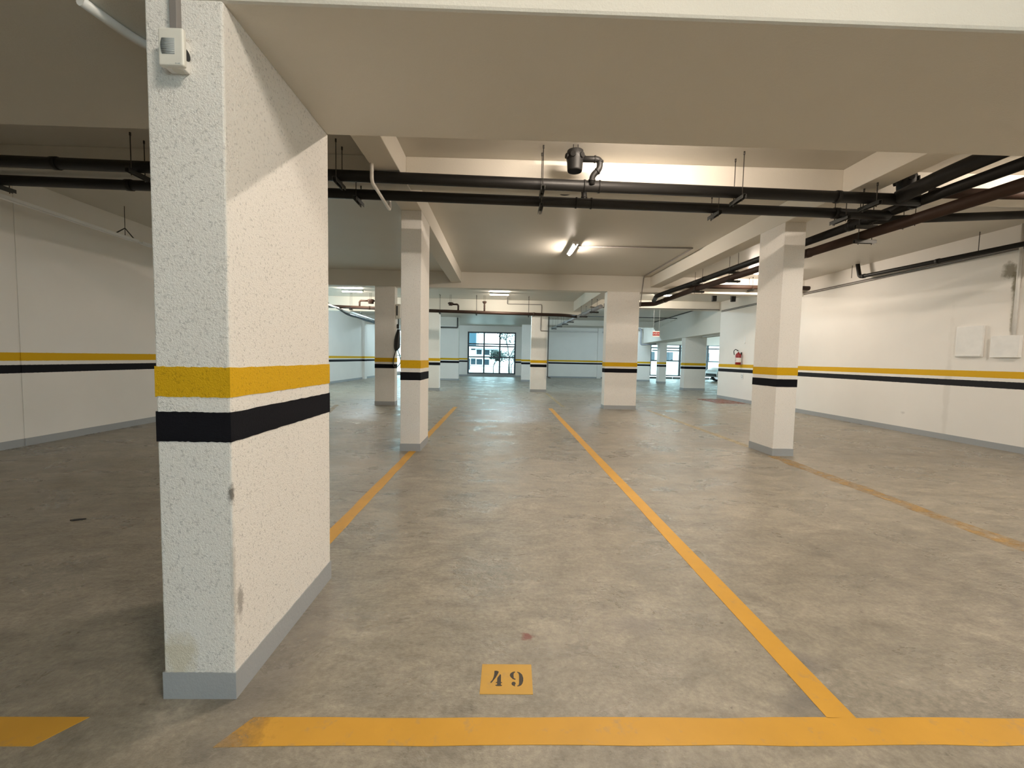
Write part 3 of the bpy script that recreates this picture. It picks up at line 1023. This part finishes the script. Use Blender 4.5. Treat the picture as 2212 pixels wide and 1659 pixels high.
conduit([(1.61, 15.30, 2.7), (1.61, 15.30, 0.55), (1.72, 15.28, 0.52)], 0.020, M['dark_conduit'], 'dark upright pipe with a tap down the right edge of the column by the window', bend=0.04)
conduit([(2.9, 14.435, 2.975), (7.30, 14.435, 2.975)], 0.012, M['dark_conduit'], 'dark conduit along the low edge of the beam above the exit sign')
conduit([(7.328, 14.8, 3.22), (8.040, 24.8, 3.22)], 0.018, M['dark_conduit'], 'thin dark conduit along the top of the slanting lintel')
conduit([(2.6, 18.6, 3.08), (7.55, 18.6, 3.08)], 0.018, M['dark_conduit'], 'dark conduit crossing beyond the grey pipe')
conduit([(1.62, FAR - 0.052, 2.97), (7.5, FAR - 0.052, 3.0)], 0.05, M['white_pvc'], 'pale pipe along the top of the far wall', name='drain_pipe', cat='pipe', group='pale pipes')
conduit([(-3.42, 21.85, 2.70), (-2.33, 21.85, 2.70), (-2.33, 21.85, 3.2)], 0.035, M['dark_conduit'], 'dark pipe with a square bend at the far column left of the window', bend=0.05)
conduit([(-1.345, AY0, AZ - 0.016), (-1.31, 1.62, AZ - 0.016), (-1.16, 1.80, AZ - 0.016)], 0.016, M['white_pvc'], 'white conduit under the deep beam at the top left', bend=0.08)
conduit([(7.55, 14.52, 2.16), (7.6, 16.2, 2.16)], 0.02, M['white_pvc'], 'white conduit stub below the slanting lintel')
gp = conduit([(7.2, 24.4, 3.05), (7.88, 24.4, 3.02), (7.88, 24.4, 2.13), (8.40, 23.42, 2.13)], 0.05, M['grey_pvc'], 'grey pipe with an open end under the lintel, left of the exit sign', bend=0.12,
             name='drain_pipe', cat='pipe', group='grey pipes')

# cable tray on the left
tr = thing('cable_tray', (-5.4, 3.0, 2.79), 'long bright metal cable tray along the left wall', 'cable tray')
tx, tz = -5.40, 2.79


def tzz(y):
    return 2.80 - 0.0105 * (y - 4.8)


def tray_piece(y0, y1, w, parent, name):
    b = MB()
    for a, c, e, g in ((-w / 2, w / 2, 0, 0.003), (-w / 2, -w / 2 + 0.003, 0, 0.04), (w / 2 - 0.003, w / 2, 0, 0.04)):
        n = len(b.v)
        for y in (y0, y1):
            z = tzz(y)
            b.v += [(tx + a, y, z + e), (tx + c, y, z + e), (tx + c, y, z + g), (tx + a, y, z + g)]
        for q in ((0, 1, 5, 4), (1, 2, 6, 5), (2, 3, 7, 6), (3, 0, 4, 7), (0, 3, 2, 1), (4, 5, 6, 7)):
            b.f.append([n + i for i in q])
            b.smooth.append(False)
    return b.build(name, M['tray'], parent)


for y0, y1 in ((2.27, 6.50), (6.56, 12.4), (12.44, 18.0)):
    tray_piece(y0, y1, 0.06, tr, 'tray_section')
for y in (2.4, 6.3, 10.2, 13.3, 16.4):
    MB().tube([(tx, y, tzz(y) + 0.002), (tx, y, SLAB)], 0.004, 6).build('rod', M['rod'], tr)
    MB().tube([(tx, y - 0.14, tzz(y) + 0.045), (tx, y, tzz(y) + 0.15), (tx, y + 0.14, tzz(y) + 0.045)], 0.008, 6).build('hook', M['rod'], tr)
cb = thing('cable_bundle', (-5.37, 13.0, 2.6), 'bundle of dark cables hanging under the far end of the tray', 'cables')
for k in range(6):
    r_ = random.Random(k)
    y0 = 13.9 + 0.12 * k
    pts = [(tx + 0.03 - 0.012 * k, y0, tzz(y0) - 0.005)]
    for t in range(1, 7):
        y = y0 + t * 0.62
        pts.append((tx + 0.04 - 0.016 * k + r_.uniform(-.01, .01), y, tzz(y) - 0.07 - 0.02 * (k % 3) + r_.uniform(-.015, .015)))
    pts.append((tx, y0 + 4.0, tzz(y0 + 4.0) - 0.01))
    MB().tube(pts, 0.018, 8, bend=0.2).build('cable', M['frame'], cb)

# ------------------------------------------------------------------ motion sensor on the near column
ms = thing('motion_sensor', (-1.06, AY0, 2.13), 'ivory motion sensor with a grey lens near the top of the near column', 'sensor')
fy = AY0 - 0.050
MB().box(-1.072, -0.995, fy, fy + 0.017, 2.074, 2.187).build('housing', M['plastic'], ms, bevel=0.006, seg=3)
ln = MB()
for i in range(9):                                            # gently bulging segmented lens
    w0, w1 = i / 9, (i + 1) / 9
    b0 = 0.005 * math.sin(math.pi * w0)
    b1 = 0.005 * math.sin(math.pi * w1)
    z0, z1 = 2.108 + 0.047 * w0, 2.108 + 0.047 * w1
    n = len(ln.v)
    ln.v += [(-1.059, fy - 0.0008 - b0, z0), (-1.021, fy - 0.0008 - b0, z0), (-1.021, fy - 0.0008 - b1, z1), (-1.059, fy - 0.0008 - b1, z1),
             (-1.059, fy + 0.002, z0), (-1.021, fy + 0.002, z0), (-1.021, fy + 0.002, z1), (-1.059, fy + 0.002, z1)]
    for q in ((0, 1, 2, 3), (0, 4, 5, 1), (1, 5, 6, 2), (3, 2, 6, 7), (0, 3, 7, 4)):
        ln.f.append([n + k for k in q])
        ln.smooth.append(True)
ln.build('lens', M['lens'], ms)['label'] = 'grey rectangular lens'
bx = MB().box(-1.068, -1.010, AY0 - 0.034, AY0, 2.079, 2.172).build('back_box', M['plastic_white'], ms, bevel=0.003)
MB().lathe([(0.017, -0.0), (0.017, 0.0012)], (-1.010, AY0 - 0.017, 2.128), 'X', 20).build('cable_hole', M['hole'], bx)
MB().lathe([(0.016, 0.0), (0.016, 0.0012)], (-1.034, AY0 - 0.017, 2.078), 'Z', 20).build('knockout', M['plastic'], bx)
lg = MB()
for i, (w, h) in enumerate(((0.002, 0.003), (0.002, 0.002), (0.003, 0.002), (0.002, 0.003))):
    lg.box(-1.020 + i * 0.004, -1.020 + i * 0.004 + w, fy - 0.0006, fy + 0.001, 2.080, 2.080 + h)
lg.build('moulded_mark', M['lens'], ms)
cd = MB().box(-1.056, -1.033, AY0 - 0.022, AY0, 2.172, SLAB).build('cable_trunking', M['grey_conduit'], bevel=0.002)
tag(cd, 'flat brown-grey trunking above the motion sensor on the near column', 'conduit')

# ------------------------------------------------------------------ boxes, socket, extinguisher and signs on the right wall
FX = RW
b = thing('wall_box', (FX, 6.55, 1.6), 'tall white blank cover box on the right wall', 'box', 'white boxes on the right wall')
MB().box(FX - 0.035, FX, 6.365, 6.755, 1.36, 1.845).build('body', M['plastic_white'], b, bevel=0.01)
MB().box(FX - 0.045, FX - 0.033, 6.375, 6.745, 1.372, 1.400).build('lower_lip', M['plastic_white'], b, bevel=0.004)
b = thing('wall_box', (FX, 6.06, 1.5), 'squat white box under the upright conduit at the right edge', 'box', 'white boxes on the right wall')
MB().box(FX - 0.055, FX, 5.885, 6.245, 1.352, 1.672).build('body', M['plastic_white'], b, bevel=0.008)
MB().box(FX - 0.060, FX - 0.052, 5.895, 6.235, 1.354, 1.372).build('lower_lip', M['plastic_white'], b, bevel=0.003)

ex = thing('fire_extinguisher', (RW - 0.10, 12.97, 1.14), 'red fire extinguisher hung on the right wall beyond the slim column', 'fire extinguisher')
ecx, ecy = RW - 0.105, 12.97
MB().lathe([(0.072, 1.14), (0.08, 1.15), (0.08, 1.43), (0.072, 1.465), (0.045, 1.49), (0.026, 1.50), (0.026, 1.52)], (ecx, ecy, 0), 'Z', 24).build('cylinder', M['red'], ex)
MB().lathe([(0.0806, 1.215), (0.0812, 1.22), (0.0812, 1.35), (0.0806, 1.355)], (ecx, ecy, 0), 'Z', 24).build('label', M['paper'], ex)['label'] = 'white printed label'
pt = MB()
for z, w in ((1.335, 0.03), (1.315, 0.02), (1.29, 0.034), (1.27, 0.026), (1.25, 0.034), (1.23, 0.02)):
    pt.box(ecx - 0.0825, ecx - 0.0815, ecy - w, ecy + w, z, z + 0.007)
pt.build('label_print', M['sign_red'], ex)
MB().lathe([(0.018, 1.52), (0.018, 1.565), (0.012, 1.57)], (ecx, ecy, 0), 'Z', 14).build('valve', M['rim'], ex)
MB().tube([(ecx + 0.02, ecy, 1.56), (ecx - 0.02, ecy, 1.585), (ecx - 0.10, ecy + 0.02, 1.60)], 0.008, 8).build('lever', M['rubber'], ex)
MB().tube([(ecx - 0.01, ecy, 1.55), (ecx - 0.06, ecy + 0.06, 1.62), (ecx - 0.09, ecy + 0.11, 1.56), (ecx - 0.07, ecy + 0.105, 1.44)], 0.011, 8, bend=0.06).build('hose', M['rubber'], ex)
MB().box(RW - 0.03, RW, ecy - 0.02, ecy + 0.02, 1.44, 1.52).build('wall_hook', M['rod'], ex)
sg = MB().box(RW - 0.006, RW, 12.80, 12.87, 1.80, 2.0).build('wall_marker', M['plastic_white'], bevel=0.002)
tag(sg, 'small white upright marker on the wall above the extinguisher', 'marker')
MB().lathe([(0.03, -0.012), (0.03, 0.0)], (RW - 0.006, 12.83, 1.80), 'X', 16).build('marker_knob', M['plastic_white'], sg)
so = thing('wall_socket', (RW, 12.88, 0.78), 'white wall socket below the extinguisher', 'socket')
MB().box(RW - 0.012, RW, 12.81, 12.95, 0.70, 0.875).build('plate', M['plastic_white'], so, bevel=0.004)
MB().lathe([(0.045, -0.016), (0.047, -0.010)], (RW, 12.88, 0.79), 'X', 18).build('outlet_ring', M['lens'], so)
MB().lathe([(0.034, -0.018), (0.034, -0.014)], (RW, 12.88, 0.79), 'X', 18).build('outlet_face', M['plastic_white'], so)

# exit sign hanging in front of the lintel: red plate with the white word SAIDA
es = thing('exit_sign', (5.24, 14.62, 2.13), 'small red hanging exit sign reading SAIDA', 'sign')
MB().box(5.115, 5.36, 14.615, 14.625, 2.03, 2.23).build('plate', M['paper'], es, bevel=0.002)
MB().box(5.118, 5.357, 14.610, 14.616, 2.075, 2.195).build('red_field', M['sign_red'], es)
tc = bpy.data.curves.new('lettering', 'FONT')
tc.body = 'SAÍDA'
tc.size = 0.085
tc.align_x = 'CENTER'
tc.align_y = 'CENTER'
tc.extrude = 0.001
tmp = bpy.data.objects.new('lettering_curve', tc)
COL.objects.link(tmp)
dg = bpy.context.evaluated_depsgraph_get()
me = bpy.data.meshes.new_from_object(tmp.evaluated_get(dg))
bpy.data.objects.remove(tmp)
me.materials.clear()
me.materials.append(M['paper'])
lt = bpy.data.objects.new('lettering', me)
COL.objects.link(lt)
lt.parent = es
lt.rotation_euler = (math.pi / 2, 0, 0)
lt.location = (5.238 - 5.24, 14.608 - 14.62, 2.134 - 2.13)
for x in (5.14, 5.335):
    MB().tube([(x, 14.62, 2.23), (x, 14.62, SLAB)], 0.003, 6).build('wire', M['plastic_white'], es)
el = thing('emergency_light', (5.13, 14.75, SLAB), 'tiny round white ceiling light above the exit sign', 'light')
MB().lathe([(0.06, -0.03), (0.085, -0.022), (0.09, 0.0)], (5.13, 14.75, SLAB), 'Z', 20).build('dome', M['plastic_white'], el)

# car charger on the shaded column
ch = thing('car_charger', (-2.61, 10.5, 2.28), 'pale wall box charger on the right side of the shaded column', 'charger')
MB().box(-2.608, -2.49, 10.40, 10.58, 2.10, 2.45).build('housing', M['plastic'], ch, bevel=0.03, seg=3)
MB().box(-2.58, -2.55, 10.396, 10.402, 2.17, 2.40).build('front_slot', M['rubber'], ch, bevel=0.001)
cbk = thing('charging_cable', (-2.56, 10.5, 1.5), 'black cable coiled and looped on the right side of the shaded column', 'cable')
hk = MB()
for k in range(9):
    w = 0.010 * k
    q = 0.012 * (k % 3)
    hk.tube([(-2.560 + 0.4 * w, 10.46 + q, 1.84), (-2.607 + w, 10.36 + q, 1.60 - 0.02 * k), (-2.612 + w, 10.355 + q, 1.40), (-2.585 + 0.8 * w, 10.37 + q, 1.30 + 0.01 * k),
             (-2.555 + 0.5 * w, 10.44 + q, 1.42), (-2.545 + 0.4 * w, 10.46 + q, 1.65), (-2.560 + 0.4 * w, 10.46 + q, 1.83)], 0.014, 8, bend=0.10)
hk.build('coil', M['rubber'], cbk)
MB().tube([(-2.575, 10.38, 1.36), (-2.625, 10.35, 1.16), (-2.645, 10.35, 1.03), (-2.62, 10.35, 0.93), (-2.54, 10.38, 0.94), (-2.47, 10.42, 1.05), (-2.50, 10.44, 1.20), (-2.55, 10.40, 1.36)],
          0.011, 8, bend=0.09).build('loop', M['rubber'], cbk)
MB().lathe([(0.025, 1.86), (0.03, 1.88), (0.03, 1.95), (0.02, 1.97)], (-2.56, 10.47, 0), 'Z', 12).build('holster', M['rubber'], cbk)
MB().tube([(-2.55, 10.49, 1.96), (-2.55, 10.49, 2.11)], 0.012, 8).build('lead', M['rubber'], cbk)

# ------------------------------------------------------------------ outer bay: wheel stops and the car
for x0, x1, lab in ((9.9, 10.65, 'grey wheel stop at the left of the glazing, behind the narrow column'),
                    (11.15, 11.72, 'grey wheel stop left in the middle opening'),
                    (11.80, 12.36, 'grey wheel stop right in the middle opening'),
                    (13.95, 14.32, 'grey wheel stop left in the right opening'),
                    (14.42, 15.0, 'grey wheel stop by the car')):
    o = MB().prism([(x0, 29.2), (x1, 29.2), (x1, 29.4), (x0, 29.4)], 0.0, 0.13).build('wheel_stop', M['stop'], bevel=0.02)
    tag(o, lab, 'wheel stop', 'wheel stops at the glazing')
car = thing('car', (14.8, 26.2, 0), 'white car whose front end shows past the wall end', 'car')
prof = [(12.95, 0.30), (12.90, 0.55), (13.0, 0.72), (13.35, 0.86), (13.95, 0.95), (14.55, 1.38), (15.6, 1.46), (16.4, 1.36), (16.85, 1.0), (16.95, 0.6), (16.9, 0.30)]


def extrude_xz(profile, y0, y1):
    b = MB()
    k = len(profile)
    b.v = [(x, y0, z) for x, z in profile] + [(x, y1, z) for x, z in profile]
    b.f = [list(range(k)), list(reversed(range(k, 2 * k)))] + [[(i + 1) % k, i, k + i, k + (i + 1) % k] for i in range(k)]
    b.smooth = [False] * (k + 2)
    return b


extrude_xz(prof, 25.4, 27.0).build('body', M['car'], car, bevel=0.08, seg=3)
extrude_xz([(14.12, 0.98), (14.62, 1.33), (15.5, 1.40), (15.5, 0.98)], 25.385, 25.41).build('side_window', M['pane_out'], car)
extrude_xz([(15.58, 0.98), (15.58, 1.40), (16.2, 1.30), (16.55, 0.98)], 25.385, 25.41).build('side_window', M['pane_out'], car)
for x in (13.62, 16.25):
    for y0, y1 in ((25.36, 25.58), (26.82, 27.04)):
        w = MB().lathe([(0.29, y0), (0.315, y0 + 0.03), (0.315, y1 - 0.03), (0.29, y1)], (x, 0, 0.315), 'Y', 24).build('wheel', M['tyre'], car)
        MB().lathe([(0.20, y0 - 0.006), (0.21, y0 + 0.01)], (x, 0, 0.315), 'Y', 16).build('rim', M['rim'], w)
MB().box(12.93, 13.12, 25.42, 25.62, 0.62, 0.74).build('headlight', M['glass'], car)
MB().box(12.88, 12.93, 25.6, 26.8, 0.34, 0.50).build('grille', M['tyre'], car)

# ------------------------------------------------------------------ outdoors, seen through the glazing
struct(MB().box(-60, 80, 31.3, 110, -0.3, -0.12).build('outdoor_ground', M['paving']))
struct(MB().box(-60, 80, 33.0, 33.2, -0.3, -0.12).build('outdoor_kerb', M['paving']))
struct(MB().box(-40, 40, -40, -7.0, -0.3, -0.01).build('outdoor_driveway', M['paving']))
struct(MB().box(18.0, 60, -7, 31, -0.3, -0.12).build('outdoor_yard', M['paving']))


def ox(u, y=46.0):
    return (u - 1087.4) * 0.03063 * y / 28.5


def oz(v, y=46.0):
    return 1.2 + (771.8 - v) * 0.0307 * y / 28.5


bd = thing('apartment_building', (0, 46, 0), 'pale sunlit building seen through the far window', 'building')
MB().box(-22, 14, 46, 56, -0.2, oz(749)).build('wall', M['facade'], bd)
MB().box(ox(1000), ox(1028), 46.6, 52, oz(749), 9.0).build('tower', M['facade_blue'], bd)['label'] = 'blue glass tower part'
MB().box(-22, 14, 45.7, 46.0, oz(752.5), oz(748.5)).build('roof_edge', M['facade'], bd)
for u0, u1, v0, v1 in ((1018, 1028, 774, 787), (1030, 1042.5, 775, 787), (1046, 1057.5, 775.5, 787.5), (1030, 1041, 755, 765), (1047, 1058, 755, 766), (1062, 1076, 755, 767),
                       (1013, 1016, 774, 804), (1018, 1027, 750, 756)):
    w = MB().box(ox(u0), ox(u1), 45.93, 46.0, oz(v1), oz(v0)).build('window', M['frame' if v0 == 755 and u0 > 2000 else 'pane_out'], bd)
    MB().box(ox(u0) - 0.03, ox(u1) + 0.03, 45.90, 45.98, oz(v1) - 0.06, oz(v1)).build('window_sill', M['facade'], w)
for u0, u1 in ((1029, 1042), (1046, 1059), (1061, 1077)):
    MB().box(ox(u0), ox(u1), 45.4, 46.0, oz(755), oz(753.4)).build('awning', M['stop'], bd)
ra = thing('railing', (0, 40, 0), 'thin railing in front of the pale building', 'railing')
MB().tube([(-4, 40, oz(788.5, 40)), (3, 40, oz(793, 40))], 0.02, 6).build('rail', M['frame'], ra)
for i in range(15):
    x = -4 + i * 0.5
    MB().tube([(x, 40, -0.12), (x, 40, oz(788.5, 40) - 0.18 * (x + 4) / 7)], 0.012, 6).build('post', M['frame'], ra)


def tree(x, y, h, seed, label, spread, leaves, kind):
    r = random.Random(seed)
    root = thing(kind, (x, y, -0.12), label, 'tree' if kind != 'shrub' else 'shrub', 'plants outside the window')
    tb = MB()
    tips = []

    def grow(p, d, ln, rad, depth):
        q = p + d * ln
        tb.tube([p, (p + q) / 2 + Vector((r.uniform(-.04, .04), r.uniform(-.04, .04), 0)) * ln, q], rad, 6, radii=[rad, rad * .8, rad * .6], cap=False)
        if depth == 0:
            tips.append(q)
            return
        for k in range(3):
            dd = (d + Vector((r.uniform(-spread, spread), r.uniform(-spread, spread), r.uniform(-0.1, 0.35)))).normalized()
            grow(q, dd, ln * r.uniform(.62, .85), rad * .55, depth - 1)
    grow(Vector((x, y, -0.12)), Vector((0, 0, 1)), h * 0.34, h * 0.024, 3)
    tb.build('branches', M['bark'], root)
    lb = MB()
    for t in tips:
        for k in range(leaves):
            c = t + Vector((r.uniform(-.3, .3), r.uniform(-.3, .3), r.uniform(-.35, .25)))
            u = Vector((r.uniform(-1, 1), r.uniform(-1, 1), r.uniform(-1, 1))).normalized()
            w = u.orthogonal().normalized()
            n = len(lb.v)
            s = r.uniform(.07, .14)
            lb.v += [tuple(c - u * s), tuple(c + w * s * .5), tuple(c + u * s), tuple(c - w * s * .5)]
            lb.f.append([n, n + 1, n + 2, n + 3])
            lb.smooth.append(False)
    if leaves:
        lb.build('foliage', M['leaf'], root)['kind'] = 'stuff'
    return root


tree(0.55, 36, 4.0, 3, 'thin branching tree in the right third of the far window', 0.75, 9, 'leafy_tree')
tree(-0.75, 34, 1.9, 5, 'leafy shrub low in the middle of the far window', 0.9, 16, 'shrub')
tree(0.75, 37.5, 2.1, 8, 'leafy shrub low at the right of the far window', 0.9, 16, 'shrub')
far_b = thing('apartment_building', (22, 60, 0), 'white building beyond the right glazing', 'building')
MB().box(10, 40, 60, 70, -0.2, 7.0).build('wall', M['facade'], far_b)
for i in range(4):
    MB().box(20 + i * 2.6, 21.4 + i * 2.6, 59.92, 60.0, 1.3, 2.5).build('window', M['pane_out'], far_b)
